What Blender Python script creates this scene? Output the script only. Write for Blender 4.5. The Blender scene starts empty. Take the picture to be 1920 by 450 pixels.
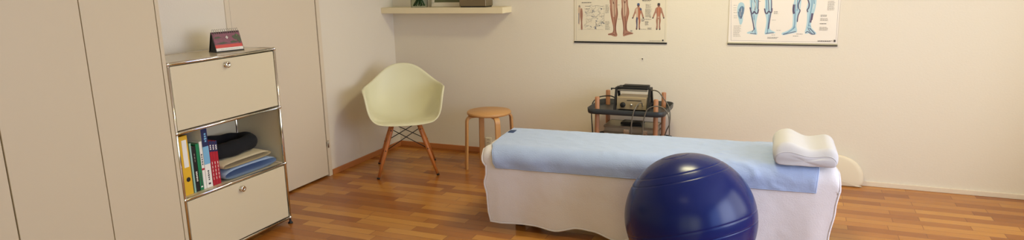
import bpy, bmesh, math, random
from math import sin, cos, pi, radians
from mathutils import Vector, Matrix, noise

random.seed(7)
SC = bpy.context.scene
COL = SC.collection

# ------------------------------------------------------------------ materials
def lin(c):
    return tuple(((v / 255) / 12.92 if v / 255 <= .04045 else (((v / 255) + .055) / 1.055) ** 2.4) for v in c) + (1,)

def mat(name, rgb, rough=.5, metal=0., bump=0., bscale=200., spec=.5, coat=0., var=0., vscale=6., sheen=0.):
    """sRGB base colour, optional noise colour variation and noise bump"""
    m = bpy.data.materials.new(name); m.use_nodes = True
    nt = m.node_tree; b = nt.nodes['Principled BSDF']
    col = lin(rgb)
    b.inputs['Base Color'].default_value = col
    b.inputs['Roughness'].default_value = rough
    b.inputs['Metallic'].default_value = metal
    b.inputs['Specular IOR Level'].default_value = spec
    b.inputs['Coat Weight'].default_value = coat
    b.inputs['Coat Roughness'].default_value = .1
    if sheen:
        b.inputs['Sheen Weight'].default_value = sheen
    tc = nt.nodes.new('ShaderNodeTexCoord')
    if var:
        n = nt.nodes.new('ShaderNodeTexNoise'); n.inputs['Scale'].default_value = vscale; n.inputs['Detail'].default_value = 4
        nt.links.new(tc.outputs['Object'], n.inputs['Vector'])
        mx = nt.nodes.new('ShaderNodeMix'); mx.data_type = 'RGBA'
        mx.inputs[6].default_value = tuple(v * (1 - var) for v in col[:3]) + (1,)
        mx.inputs[7].default_value = tuple(min(1, v * (1 + var)) for v in col[:3]) + (1,)
        nt.links.new(n.outputs['Fac'], mx.inputs[0]); nt.links.new(mx.outputs[2], b.inputs['Base Color'])
    if bump:
        n2 = nt.nodes.new('ShaderNodeTexNoise'); n2.inputs['Scale'].default_value = bscale; n2.inputs['Detail'].default_value = 3
        nt.links.new(tc.outputs['Object'], n2.inputs['Vector'])
        bp = nt.nodes.new('ShaderNodeBump'); bp.inputs['Strength'].default_value = bump; bp.inputs['Distance'].default_value = .002
        nt.links.new(n2.outputs['Fac'], bp.inputs['Height']); nt.links.new(bp.outputs['Normal'], b.inputs['Normal'])
    return m

def wood_mat(name, c1, c2, rough=.4, scale=(3, 3, 60), coat=0.):
    """fine grain: noise stretched along one object axis"""
    m = bpy.data.materials.new(name); m.use_nodes = True
    nt = m.node_tree; b = nt.nodes['Principled BSDF']; b.inputs['Roughness'].default_value = rough
    b.inputs['Coat Weight'].default_value = coat
    tc = nt.nodes.new('ShaderNodeTexCoord'); mp = nt.nodes.new('ShaderNodeMapping'); mp.inputs['Scale'].default_value = scale
    n = nt.nodes.new('ShaderNodeTexNoise'); n.inputs['Scale'].default_value = 4; n.inputs['Detail'].default_value = 5
    mx = nt.nodes.new('ShaderNodeMix'); mx.data_type = 'RGBA'; mx.inputs[6].default_value = lin(c1); mx.inputs[7].default_value = lin(c2)
    nt.links.new(tc.outputs['Object'], mp.inputs['Vector']); nt.links.new(mp.outputs['Vector'], n.inputs['Vector'])
    nt.links.new(n.outputs['Fac'], mx.inputs[0]); nt.links.new(mx.outputs[2], b.inputs['Base Color'])
    return m

def floor_mat():
    m = bpy.data.materials.new('parquet'); m.use_nodes = True
    nt = m.node_tree; N = nt.nodes; L = nt.links; b = N['Principled BSDF']
    tc = N.new('ShaderNodeTexCoord')
    br = N.new('ShaderNodeTexBrick')
    br.offset = .37; br.offset_frequency = 2; br.squash = 1.25; br.squash_frequency = 3
    br.inputs['Scale'].default_value = 1; br.inputs['Brick Width'].default_value = .40; br.inputs['Row Height'].default_value = .072
    br.inputs['Mortar Size'].default_value = .0016; br.inputs['Mortar Smooth'].default_value = .3; br.inputs['Bias'].default_value = 0
    br.inputs['Color1'].default_value = (0, 0, 0, 1); br.inputs['Color2'].default_value = (1, 1, 1, 1); br.inputs['Mortar'].default_value = (0, 0, 0, 1)
    L.new(tc.outputs['Object'], br.inputs['Vector'])
    ramp = N.new('ShaderNodeValToRGB'); e = ramp.color_ramp.elements
    e[0].color = lin((152, 88, 33)); e[1].color = lin((202, 141, 62))
    k = ramp.color_ramp.elements.new(.5); k.color = lin((180, 115, 47))
    L.new(br.outputs['Color'], ramp.inputs['Fac'])
    mp = N.new('ShaderNodeMapping'); mp.inputs['Scale'].default_value = (2.2, 38, 1)
    n = N.new('ShaderNodeTexNoise'); n.inputs['Scale'].default_value = 3; n.inputs['Detail'].default_value = 6
    L.new(tc.outputs['Object'], mp.inputs['Vector']); L.new(mp.outputs['Vector'], n.inputs['Vector'])
    g = N.new('ShaderNodeMix'); g.data_type = 'RGBA'; g.blend_type = 'MULTIPLY'; g.inputs[0].default_value = .35
    r2 = N.new('ShaderNodeValToRGB'); r2.color_ramp.elements[0].position = .3; r2.color_ramp.elements[1].position = .7
    r2.color_ramp.elements[0].color = (.55, .5, .45, 1); r2.color_ramp.elements[1].color = (1, 1, 1, 1)
    L.new(n.outputs['Fac'], r2.inputs['Fac']); L.new(ramp.outputs['Color'], g.inputs[6]); L.new(r2.outputs['Color'], g.inputs[7])
    d = N.new('ShaderNodeMix'); d.data_type = 'RGBA'; d.inputs[7].default_value = lin((112, 66, 34))
    f = N.new('ShaderNodeMath'); f.operation = 'MULTIPLY'; f.inputs[1].default_value = .75
    L.new(br.outputs['Fac'], f.inputs[0]); L.new(f.outputs[0], d.inputs[0]); L.new(g.outputs[2], d.inputs[6])
    L.new(d.outputs[2], b.inputs['Base Color'])
    b.inputs['Roughness'].default_value = .24; b.inputs['Specular IOR Level'].default_value = .5
    bp = N.new('ShaderNodeBump'); bp.inputs['Strength'].default_value = .15; bp.inputs['Distance'].default_value = .001; bp.invert = True
    L.new(br.outputs['Fac'], bp.inputs['Height']); L.new(bp.outputs['Normal'], b.inputs['Normal'])
    return m

def glass_mat(name, tint=(235, 245, 240), fac=.1):
    m = bpy.data.materials.new(name); m.use_nodes = True
    nt = m.node_tree; nt.nodes.clear()
    o = nt.nodes.new('ShaderNodeOutputMaterial'); t = nt.nodes.new('ShaderNodeBsdfTransparent'); t.inputs[0].default_value = lin(tint)
    g = nt.nodes.new('ShaderNodeBsdfGlossy'); g.inputs['Roughness'].default_value = .02
    fr = nt.nodes.new('ShaderNodeLayerWeight'); fr.inputs[0].default_value = fac
    mx = nt.nodes.new('ShaderNodeMixShader')
    nt.links.new(fr.outputs['Fresnel'], mx.inputs[0]); nt.links.new(t.outputs[0], mx.inputs[1]); nt.links.new(g.outputs[0], mx.inputs[2])
    nt.links.new(mx.outputs[0], o.inputs[0])
    return m

M = {
 'wall': mat('wall_paint', (229, 220, 203), .9, bump=.35, bscale=90, spec=.2),
 'ceiling': mat('ceiling_paint', (240, 234, 222), .95),
 'floor': floor_mat(),
 'base_wood': wood_mat('skirting_wood', (178, 108, 56), (200, 130, 74), .4, (2, 2, 30)),
 'base_cream': mat('skirting_cream', (228, 214, 192), .5),
 'laminate': mat('wardrobe_laminate', (210, 195, 166), .42, spec=.4),
 'seam': mat('dark_seam', (60, 46, 30), .9),
 'edge': mat('edge_band', (236, 218, 178), .4),
 'door': mat('door_paint', (222, 208, 184), .5, bump=.08, bscale=60),
 'usm': mat('cream_powder_coat', (216, 203, 172), .3, spec=.5),
 'usm_top': mat('cream_powder_coat_gloss', (214, 202, 172), .16, spec=.7),
 'chrome': mat('chrome', (225, 222, 215), .12, metal=1),
 'steel': mat('brushed_steel', (175, 170, 160), .35, metal=1),
 'alu': mat('aluminium', (190, 184, 168), .4, metal=.8),
 'black': mat('black_plastic', (22, 21, 22), .5),
 'rubber': mat('black_rubber', (15, 15, 16), .6),
 'blackfab': mat('black_fabric', (16, 17, 22), .95, bump=.3, bscale=300),
 'chair': mat('ivory_plastic', (226, 222, 188), .42, spec=.4),
 'leg': wood_mat('amber_maple', (168, 96, 44), (202, 126, 66), .38, (8, 8, 1)),
 'birch': wood_mat('birch_ply', (192, 140, 84), (214, 164, 106), .42, (4, 30, 4)),
 'dowel': wood_mat('beech_dowel', (166, 112, 76), (186, 132, 94), .5, (20, 20, 2)),
 'tray': mat('slate_grey_metal', (52, 55, 59), .4),
 'device': mat('beige_metal', (176, 156, 124), .4, metal=.3),
 'cable': mat('grey_cable', (112, 106, 96), .35, metal=.3),
 'blanket': mat('white_terry', (233, 229, 230), .95, bump=.5, bscale=160, spec=.1, sheen=.2),
 'towel': mat('blue_terry', (170, 187, 220), .95, bump=.7, bscale=140, spec=.1, var=.06, vscale=14, sheen=.2),
 'tag': mat('navy_tag', (46, 66, 104), .8),
 'vinyl': mat('grey_vinyl', (120, 120, 118), .5),
 'pillow': mat('white_jersey', (204, 202, 203), .9, bump=.25, bscale=120, spec=.1),
 'ball': mat('blue_pvc', (3, 26, 92), .24, spec=.34, bump=.03, bscale=40),
 'cushion': mat('cream_cover', (228, 216, 190), .8),
 'shelf': mat('cream_shelf', (232, 218, 182), .45),
 'paper': mat('chart_paper', (228, 218, 196), .35, spec=.4),
 'paper_white': mat('chart_laminate', (240, 231, 222), .22, spec=.5),
 'outlet': mat('outlet_plastic', (232, 224, 200), .4),
 'glass': glass_mat('clear_glass', (246, 250, 247), .04),
 'pane': glass_mat('window_glass', (248, 250, 250), .05),
 'stem': mat('plant_stem', (34, 64, 22), .5, var=.4, vscale=30),
 'leaf': mat('plant_leaf', (62, 104, 36), .45, var=.3, vscale=20),
 'yellow': mat('yellow_card', (226, 178, 40), .5),
 'white': mat('white_card', (236, 232, 222), .6),
 'teal': mat('pale_teal_card', (150, 190, 178), .5),
 'green': mat('green_card', (22, 128, 78), .5),
 'lblue': mat('light_blue_card', (122, 178, 212), .5),
 'navy': mat('navy_card', (24, 36, 84), .5),
 'red': mat('red_card', (176, 30, 48), .45),
 'brown': mat('brown_card', (74, 54, 36), .6),
 'cover': mat('black_card', (22, 20, 20), .5),
 'page': mat('book_pages', (228, 218, 194), .9),
 'bluecloth': mat('blue_cotton', (168, 190, 224), .9, bump=.3, bscale=120),
 'creamcloth': mat('cream_cotton', (236, 222, 190), .9, bump=.3, bscale=120),
 'magenta': mat('magenta_print', (112, 30, 74), .4, var=.5, vscale=60),
 'scarlet': mat('scarlet_print', (196, 22, 40), .4),
 'dkgreen': mat('dark_green_print', (26, 40, 24), .4),
 'flesh': mat('print_flesh', (172, 126, 106), .5),
 'flesh_d': mat('print_flesh_dark', (118, 74, 64), .5),
 'flesh_l': mat('print_flesh_light', (206, 180, 156), .5),
 'orange': mat('print_orange', (182, 110, 82), .5),
 'ink': mat('print_ink', (66, 62, 66), .5),
 'ink_l': mat('print_grey', (150, 142, 130), .5),
 'ink_b': mat('print_blue', (72, 92, 128), .5),
 'sky1': mat('print_pale_blue', (178, 208, 220), .4),
 'sky2': mat('print_mid_blue', (118, 156, 184), .4),
 'violet': mat('print_violet', (92, 82, 112), .4),
 'olive': mat('print_olive', (96, 100, 66), .5),
 'steel_dark': mat('dark_bronze_metal', (128, 114, 88), .38, metal=.55),
 'lampwhite': mat('lamp_housing', (240, 240, 236), .5),
 'winframe': mat('window_frame_paint', (238, 236, 230), .4),
}

# ------------------------------------------------------------------ mesh builder
class MB:
    def __init__(s): s.bm = bmesh.new()
    def _setmat(s, faces, mi, smooth):
        for f in faces:
            f.material_index = mi; f.smooth = smooth
    def box(s, x0, x1, y0, y1, z0, z1, mi=0, bev=0., seg=2, mtx=None):
        b = bmesh.new()
        r = bmesh.ops.create_cube(b, size=1)
        for v in r['verts']:
            v.co = Vector(((x0 + x1) / 2 + v.co.x * (x1 - x0), (y0 + y1) / 2 + v.co.y * (y1 - y0), (z0 + z1) / 2 + v.co.z * (z1 - z0)))
        if bev: bmesh.ops.bevel(b, geom=b.edges[:], offset=bev, segments=seg, profile=.5, affect='EDGES')
        s._merge(b, mi, False, mtx); return s
    def _merge(s, b, mi, smooth, mtx=None):
        mp = {}
        for v in b.verts:
            co = v.co if mtx is None else mtx @ v.co
            mp[v] = s.bm.verts.new(co)
        for f in b.faces:
            try: nf = s.bm.faces.new([mp[v] for v in f.verts])
            except ValueError: continue
            nf.material_index = mi; nf.smooth = smooth or f.smooth
        b.free()
    def rings(s, rings, mi=0, smooth=True, closed=True, cap0=False, cap1=False):
        vs = [[s.bm.verts.new(p) for p in r] for r in rings]; n = len(vs[0])
        for a, b in zip(vs, vs[1:]):
            for i in range(n if closed else n - 1):
                j = (i + 1) % n
                f = s.bm.faces.new((a[i], a[j], b[j], b[i])); f.material_index = mi; f.smooth = smooth
        if cap0: f = s.bm.faces.new(vs[0][::-1]); f.material_index = mi
        if cap1: f = s.bm.faces.new(vs[-1]); f.material_index = mi
        return s
    def tube(s, pts, r, n=10, mi=0, r_list=None, flat=1.):
        pts = [Vector(p) for p in pts]; rings = []
        t0 = (pts[1] - pts[0]).normalized()
        up = Vector((0, 0, 1)) if abs(t0.z) < .9 else Vector((1, 0, 0))
        u = t0.cross(up).normalized()
        for i, p in enumerate(pts):
            a = pts[max(i - 1, 0)]; c = pts[min(i + 1, len(pts) - 1)]; t = (c - a).normalized()
            u = (u - t * u.dot(t)).normalized(); w = t.cross(u)
            rr = r_list[i] if r_list else r
            rings.append([p + u * rr * cos(2 * pi * k / n) + w * rr * flat * sin(2 * pi * k / n) for k in range(n)])
        return s.rings(rings, mi, True, True, True, True)
    def cyl(s, p0, p1, r0, r1=None, n=20, mi=0):
        return s.tube([p0, p1], r0, n, mi, [r0, r0 if r1 is None else r1])
    def lathe(s, prof, n=32, mi=0, c=(0, 0, 0), axis=None, caps=True):
        c = Vector(c); q = Matrix.Identity(3) if axis is None else Vector((0, 0, 1)).rotation_difference(Vector(axis)).to_matrix()
        rings = [[c + q @ Vector((max(r, 1e-5) * cos(2 * pi * k / n), max(r, 1e-5) * sin(2 * pi * k / n), z)) for k in range(n)] for r, z in prof]
        return s.rings(rings, mi, True, True, caps, caps)
    def sphere(s, c, r, n=16, mi=0, sc=(1, 1, 1)):
        b = bmesh.new(); bmesh.ops.create_uvsphere(b, u_segments=n, v_segments=max(8, n // 2), radius=r)
        for v in b.verts: v.co = Vector(c) + Vector((v.co.x * sc[0], v.co.y * sc[1], v.co.z * sc[2]))
        s._merge(b, mi, True); return s
    def prism(s, poly, y0, y1, mi=0, smooth=False):
        """poly of (x,z), extruded along y"""
        a = [s.bm.verts.new((x, y0, z)) for x, z in poly]; b = [s.bm.verts.new((x, y1, z)) for x, z in poly]
        for vs in (a[::-1], b):
            f = s.bm.faces.new(vs); f.material_index = mi
        n = len(a)
        for i in range(n):
            j = (i + 1) % n; f = s.bm.faces.new((a[i], a[j], b[j], b[i])); f.material_index = mi; f.smooth = smooth
        return s
    def flat(s, poly, y, mi=0):
        f = s.bm.faces.new([s.bm.verts.new((x, y, z)) for x, z in poly]); f.material_index = mi; return s
    def grid(s, nu, nv, fn, mi=0):
        vs = [[s.bm.verts.new(fn(i / (nu - 1), j / (nv - 1))) for j in range(nv)] for i in range(nu)]
        for i in range(nu - 1):
            for j in range(nv - 1):
                f = s.bm.faces.new((vs[i][j], vs[i + 1][j], vs[i + 1][j + 1], vs[i][j + 1])); f.material_index = mi; f.smooth = True
        return s
    def build(s, name, mats, parent=None, loc=None, normals=True):
        if normals: bmesh.ops.recalc_face_normals(s.bm, faces=s.bm.faces[:])
        me = bpy.data.meshes.new(name); s.bm.to_mesh(me); s.bm.free()
        for m in (mats if isinstance(mats, (list, tuple)) else [mats]): me.materials.append(M[m])
        o = bpy.data.objects.new(name, me); COL.objects.link(o)
        if parent: o.parent = parent
        if loc: o.location = loc
        return o

def spline(pts, n=8):
    pts = [Vector(p) for p in pts]; out = []
    for i in range(len(pts) - 1):
        p0 = pts[max(i - 1, 0)]; p1 = pts[i]; p2 = pts[i + 1]; p3 = pts[min(i + 2, len(pts) - 1)]
        for k in range(n):
            t = k / n
            out.append(.5 * ((2 * p1) + (p2 - p0) * t + (2 * p0 - 5 * p1 + 4 * p2 - p3) * t * t + (3 * p1 - p0 - 3 * p2 + p3) * t ** 3))
    return out + [pts[-1]]

def interp(tab, x):
    if x <= tab[0][0]: return tab[0][1]
    for (a, va), (b, vb) in zip(tab, tab[1:]):
        if x <= b:
            t = (x - a) / (b - a); t = t * t * (3 - 2 * t); return va + (vb - va) * t
    return tab[-1][1]

def tag(o, label, cat, group=None):
    o['label'] = label; o['category'] = cat
    if group: o['group'] = group
    return o
def thing(name, label, cat, loc=(0, 0, 0), rz=0., group=None):
    o = bpy.data.objects.new(name, None); COL.objects.link(o); o.empty_display_size = .1
    o.location = loc; o.rotation_euler = (0, 0, rz); return tag(o, label, cat, group)
def struct(o): o['kind'] = 'structure'; return o
def mod_sub(o, l=1):
    m = o.modifiers.new('sub', 'SUBSURF'); m.levels = l; m.render_levels = l; return o
def mod_solid(o, t, off=-1):
    m = o.modifiers.new('solid', 'SOLIDIFY'); m.thickness = t; m.offset = off; return o

# ------------------------------------------------------------------ room shell
RX, FY, H = 5.4, -6.6, 2.5
struct(MB().box(-.1, RX + .1, FY - .1, .1, -.1, 0).build('floor', 'floor'))
struct(MB().box(-.1, RX + .1, FY - .1, .1, H, H + .1).build('ceiling', 'ceiling'))
struct(MB().box(-.1, RX + .1, 0, .1, 0, H).build('wall_back', 'wall'))
DY0, DY1, DZ = -1.881, -.989, 2.05                     # door opening with its frame
w = MB()
w.box(-.1, 0, DY1, 0, 0, H); w.box(-.1, 0, FY, DY0, 0, H); w.box(-.1, 0, DY0, DY1, DZ, H)
struct(w.build('wall_left', 'wall'))
# right wall with a window
WY0, WY1, WZ0, WZ1 = -4.8, -.6, .45, 2.25
w = MB()
w.box(RX, RX + .1, FY, WY0, 0, H); w.box(RX, RX + .1, WY1, 0, 0, H); w.box(RX, RX + .1, WY0, WY1, 0, WZ0); w.box(RX, RX + .1, WY0, WY1, WZ1, H)
struct(w.build('wall_right', 'wall'))
# front wall (behind the camera) with a glazed terrace door
VX0, VX1, VZ0, VZ1 = 2.2, 5.1, .12, 2.2
w = MB()
w.box(-.1, VX0, FY - .1, FY, 0, H); w.box(VX1, RX + .1, FY - .1, FY, 0, H); w.box(VX0, VX1, FY - .1, FY, 0, VZ0); w.box(VX0, VX1, FY - .1, FY, VZ1, H)
struct(w.build('wall_front', 'wall'))

def window(name, axis, a0, a1, z0, z1, pos, n):
    f = MB(); g = MB()
    def bx(mb, p, q, za, zb, d0, d1, bev=0.):
        if axis == 'y': mb.box(pos + d0, pos + d1, p, q, za, zb, bev=bev)
        else: mb.box(p, q, pos + d0, pos + d1, za, zb, bev=bev)
    t = .055
    bx(f, a0, a1, z0, z0 + t, .02, .07); bx(f, a0, a1, z1 - t, z1, .02, .07)
    for i in range(n + 1):
        c = a0 + (a1 - a0) * i / n; lo = max(a0, c - t / 2); hi = min(a1, c + t / 2)
        bx(f, lo, hi, z0 + t, z1 - t, .02, .07)
    o = struct(f.build(name, 'winframe'))
    for i in range(n):
        g = MB(); p = a0 + (a1 - a0) * i / n + t / 2; q = a0 + (a1 - a0) * (i + 1) / n - t / 2
        bx(g, p, q, z0 + t, z1 - t, .04, .046); g.build('window_pane', 'pane', o)
window('window_1', 'y', WY0, WY1, WZ0, WZ1, RX, 3)
window('window_2', 'x', VX0, VX1, VZ0, VZ1, FY - .09, 3)

# door in the left wall, closed
df = MB()
df.box(-.08, .006, DY0, -1.845, 0, DZ, bev=.0015); df.box(-.08, .006, -1.0265, DY1, 0, DZ, bev=.0015); df.box(-.08, .006, -1.845, -1.0265, 2.012, DZ, bev=.0015)
door = struct(df.build('door_1', 'door'))
MB().box(-.045, .0, -1.838, -1.0315, .014, 2.006, bev=.002).build('door_leaf', 'door', door)
db = MB(); db.box(-.09, -.05, -1.846, -1.026, 0, 2.02); db.build('rebate', 'seam', door)
for z in (.254, 1.75):
    h = MB(); h.cyl((.008, -1.018, z - .028), (.008, -1.018, z + .028), .006, n=12); h.cyl((.008, -1.018, z + .003), (.008, -1.018, z + .0055), .0075, n=12)
    h.box(-.002, .0035, -1.030, -1.006, z - .018, z + .018); h.build('hinge', 'steel', door)
    h = MB()
hd = MB(); hd.lathe([(.0, 0), (.025, .0), (.025, .008), (.0, .008)], 20, 0, (.0, -1.76, 1.03), (1, 0, 0)); hd.tube([(.005, -1.76, 1.03), (.05, -1.76, 1.03), (.055, -1.75, 1.03), (.055, -1.65, 1.03)], .008)
hd.build('door_handle', 'steel', door)

struct(MB().box(0, .012, -.986, -.0, .0, .043, bev=.002).build('baseboard_left', 'base_wood'))
struct(MB().box(.012, 3.58, -.012, 0, 0, .043, bev=.002).build('baseboard_back', 'base_wood'))
struct(MB().box(3.58, RX, -.014, 0, 0, .034, bev=.003).build('trim_1', 'base_cream'))
struct(MB().box(0, .012, -2.69, -1.884, 0, .043, bev=.002).build('trim_2', 'base_wood'))

# ------------------------------------------------------------------ wardrobe (built in, left)
t = thing('wardrobe', 'tall cream built-in wardrobe with smooth flat doors at the left edge', 'wardrobe', (0, 0, 0))
XW = .43
b = MB(); b.box(.02, XW - .021, -4.6, -2.722, .0, 2.38); b.build('carcass', 'seam', t)
MB().box(.02, XW, -2.7205, -2.700, 0, 2.38, bev=.001).build('side_panel', 'laminate', t)
for y0, y1 in ((-3.0885, -2.7245), (-3.479, -3.0925), (-4.05, -3.4845), (-4.6, -4.054)):
    d = MB().box(XW - .02, XW, y0, y1, .06, 2.34, bev=.0018).build('door', 'laminate', t)
MB().box(XW - .035, XW - .021, -4.6, -2.7245, 0, .058).build('plinth', 'laminate', t)

# ------------------------------------------------------------------ tube-and-panel cabinet
CX, CY0, CY1, CB, HH = .417, -2.685, -1.946, .038, .35
CD = .357
t = thing('cabinet', 'cream metal cabinet with chrome tube frame, flap, open shelf and lower drawer', 'cabinet', (CX - CD, CY0, 0))
W = CY1 - CY0
def P(x, y, z): return (x, y, z)      # local: x 0..CD (front = CD), y 0..W
fr = MB(); R = .0085
zs = [CB + HH * k for k in range(4)]
for x in (0, CD):
    for y in (0, W): fr.cyl((x, y, zs[0]), (x, y, zs[3]), R, n=14)
    for z in zs: fr.cyl((x, 0, z), (x, W, z), R, n=14)
for z in zs:
    for y in (0, W): fr.cyl((0, y, z), (CD, y, z), R, n=14)
for x in (0, CD):
    for y in (0, W):
        for z in zs: fr.sphere((x, y, z), .0122, 16)
fr.build('tube_frame', 'chrome', t)
e = .0095
MB().box(e * .5, CD - e * .5, e * .5, W - e * .5, zs[3] - .003, zs[3] + .0045, bev=.002).build('top_panel', 'usm_top', t)
for y in (0, W):
    for k in range(3): MB().box(e, CD - e, y - .002, y + .002, zs[k] + e, zs[k + 1] - e, bev=.0008).build('side_panel', 'usm', t)
for k in range(3): MB().box(-.002, .002, e, W - e, zs[k] + e, zs[k + 1] - e, bev=.0008).build('back_panel', 'usm', t)
for k in range(3): MB().box(e, CD - e, e, W - e, zs[k] - .002, zs[k] + .004, bev=.001).build('shelf_panel', 'usm', t)
for k, nm, ky, kz in ((2, 'flap_door', .364, 1.043), (0, 'drawer', .375, .338)):
    d = MB().box(CD - .012, CD + .003, .0115, W - .0115, zs[k] + .0125, zs[k + 1] - .0125, bev=.002, seg=3).build(nm, 'usm', t)
    kb = MB(); kb.lathe([(.0, 0), (.0155, 0), (.0155, .003), (.012, .004), (.012, .012), (.0165, .014), (.0178, .017), (.0162, .0205), (.010, .0218), (.007, .019), (.0, .019)], 28, 0, (CD + .003, ky, kz), (1, 0, 0))
    kb.build('knob', 'chrome', d)
for x in (0, CD):
    for y in (0, W):
        f = MB(); f.lathe([(0, 0), (.0143, 0), (.0148, .004), (.0125, .009), (.007, .013), (.006, .03), (0, .03)], 24, 0, (x, y, 0)); f.build('foot', 'rubber', t)

SZ = zs[1] + .0043            # shelf surface z (world)
# --- binder and books
def book(name, label, cat, y, th, h, depth, main, bands=(), x=.372, group='books in the open cabinet compartment', marks=(), tilt=0.):
    """upright book: spine faces +x; bands = (z0,z1,material) fractions of the spine"""
    b = thing(name, label, cat, (x, y, SZ), 0, group)
    c = MB(); ct = .0016
    c.box(-depth, 0, 0, ct, 0, h, 0); c.box(-depth, 0, th - ct, th, 0, h, 0); c.box(-ct, .0012, 0, th, 0, h, 0, bev=.0007)
    mats = [main]
    for z0, z1, m in bands:
        mats.append(m); i = len(mats) - 1
        c.box(.0004, .0017, .0003, th - .0003, h * z0, h * z1, i)
    for yy, z0, z1, wd, m in marks:
        mats.append(m); i = len(mats) - 1
        c.box(.0006, .0021, yy * th - wd / 2, yy * th + wd / 2, h * z0, h * z1, i)
    c.build('cover', mats, b)
    MB().box(-depth + .004, -.003, ct + .0002, th - ct - .0002, .003, h - .004).build('pages', 'page', b)
    return b
def letters(n, z0, z1, wd, m, y=.5):
    out = []; s = (z1 - z0) / n
    for k in range(n): out.append((y, z0 + s * (k + .12), z0 + s * (k + .8), wd * (.6 + .4 * random.random()), m))
    return out
# yellow ring binder with label and finger hole
t = thing('ring_binder', 'yellow ring binder with white spine label and black finger hole', 'binder', (.376, -2.642, SZ), 0)
c = MB(); th, h, dp = .052, .316, .27
c.box(-dp, 0, 0, .002, 0, h); c.box(-dp, 0, th - .002, th, 0, h); c.box(-.002, .001, 0, th, 0, h, bev=.001)
c.build('cover', 'yellow', t)
MB().box(.0008, .002, .014, .043, h * .47, h * .93).build('spine_label', 'white', t)
MB().lathe([(0, 0), (.011, 0), (.0125, .0012), (.009, .0018), (0, .0016)], 24, 0, (.0008, .029, .083), (1, 0, 0)).build('finger_hole', 'black', t)
MB().box(-dp + .01, -.02, .006, th - .008, .004, h - .02).build('pages', 'page', t)
# dark binder set further back
t = thing('ring_binder', 'dark brown ring binder standing further back behind the green and black books', 'binder', (.234, -2.573, SZ), 0)
c = MB(); th, h, dp = .072, .315, .165
c.box(-dp, 0, 0, .002, 0, h); c.box(-dp, 0, th - .002, th, 0, h); c.box(-.002, .001, 0, th, 0, h, bev=.001); c.build('cover', 'brown', t)
MB().lathe([(0, 0), (.012, 0), (.0135, .0012), (.010, .0018), (0, .0016)], 24, 0, (.0008, .04, .245), (1, 0, 0)).build('finger_hole', 'black', t)
MB().box(-dp + .01, -.02, .004, th - .004, .004, h - .02).build('pages', 'page', t)
G = 'books in the open cabinet compartment'
book('book', 'thin pale teal book right beside the yellow binder', 'book', -2.580, .011, .268, .13, 'teal')
book('book', 'black book with white spine lettering between the pale teal and green ones', 'book', -2.567, .024, .247, .13, 'cover', marks=letters(6, .22, .45, .012, 'white') + letters(3, .65, .85, .006, 'ink_l'))
book('book', 'green book between the black one and the white one', 'book', -2.541, .021, .255, .13, 'green', marks=letters(7, .1, .38, .010, 'ink') + [(.5, .06, .09, .012, 'white')])
book('book', 'slim white book with a red stripe low on its spine', 'book', -2.518, .018, .262, .13, 'white', bands=[(.40, .44, 'red')], marks=letters(5, .5, .75, .007, 'ink'))
book('book', 'tallest book, navy and light blue above a white lower spine', 'book', -2.498, .040, .325, .21, 'white', bands=[(.70, .999, 'navy'), (.40, .70, 'lblue')], marks=letters(4, .77, .93, .017, 'lblue', .6) + letters(5, .12, .3, .011, 'ink', .5) + [(.5, .05, .08, .014, 'ink')])
for k, lb in enumerate(('leftmost of three red books with navy spine tops, beside the tallest book', 'middle one of the three red books with navy spine tops', 'rightmost of three red books with navy spine tops, touching the folded cloths')):
    book('book', lb, 'book', -2.455 + k * .0185, .0178, .250 - .004 * k, .18, 'red', bands=[(.76, .999, 'navy')], marks=letters(3, .80, .92, .010, 'white') + letters(5, .12, .55, .004, 'white'))

# --- folded cloths: stacked fold layers with round folded edges
def folded(name, label, cat, x0, x1, y0, y1, z0, layer, n, mats, group=None, amp=.003, seed=1):
    """stack of n layers; the right side (y1) is one big round fold per pair of layers"""
    t = MB()
    for k in range(n):
        zc = z0 + layer * (k + .5)
        def fn(u, v, zc=zc, k=k):
            a = 2 * pi * v; hw = (y1 - y0) / 2; hh = layer * .5
            cy = (y0 + y1) / 2; px = x0 + (x1 - x0) * u
            ex = 4.5
            yy = math.copysign(abs(cos(a)) ** (2 / ex), cos(a)) * hw; zz = math.copysign(abs(sin(a)) ** (2 / 2.5), sin(a)) * hh
            n1 = noise.noise(Vector((px * 9, yy * 9 + k, seed))) * amp
            sh = .006 * sin(seed + k * 2.1)
            endr = 1 - max(0, abs(u - .5) * 2 - .9) * 2.2
            return Vector((px + sh * .5, cy + yy + n1 + sh, zc + zz * endr + (n1 * .6 if zz > 0 else 0)))
        t.grid(24, 44, fn)
    bmesh.ops.remove_doubles(t.bm, verts=t.bm.verts[:], dist=1e-5)
    o = t.build(name, mats); return tag(o, label, cat, group)
folded('folded_towel', 'light blue folded cloth lying on the cabinet shelf, under the cream cloth', 'towel', .11, .385, -2.385, -1.985, SZ, .060, 1, 'bluecloth', seed=2, amp=.006)
folded('folded_towel', 'cream folded cloth between the light blue cloth and the black cushion', 'towel', .11, .390, -2.38, -2.01, SZ + .064, .040, 1, 'creamcloth', seed=5, amp=.006)
# black neck cushion: a bent padded roll, closed end right
b = MB()
zc = SZ + .108 + .043
path = spline([(.28, -2.39, zc), (.305, -2.28, zc), (.305, -2.15, zc + .004), (.28, -2.065, zc + .006), (.2, -2.055, zc + .006), (.14, -2.12, zc + .004), (.12, -2.24, zc + .012), (.15, -2.36, zc + .012)], 8)
n = len(path); rl = [.044 * min(1, .55 + .45 * min(i, n - 1 - i) / 5) + .003 * sin(i * .7) for i in range(n)]
b.tube(path, .05, 18, 0, rl)
b.sphere((.215, -2.23, zc - .012), .07, 20, 0, (1.0, 2.0, .42))
tag(mod_sub(b.build('neck_cushion', 'blackfab')), 'black folded neck cushion lying on top of the folded cloths', 'cushion')

# --- desk calendar on top
TZ = zs[3] + .0046
t = thing('desk_calendar', 'spiral desk calendar with purple picture and red strip on the cabinet top', 'calendar', (.284, -2.146, TZ), radians(-13))
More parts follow.
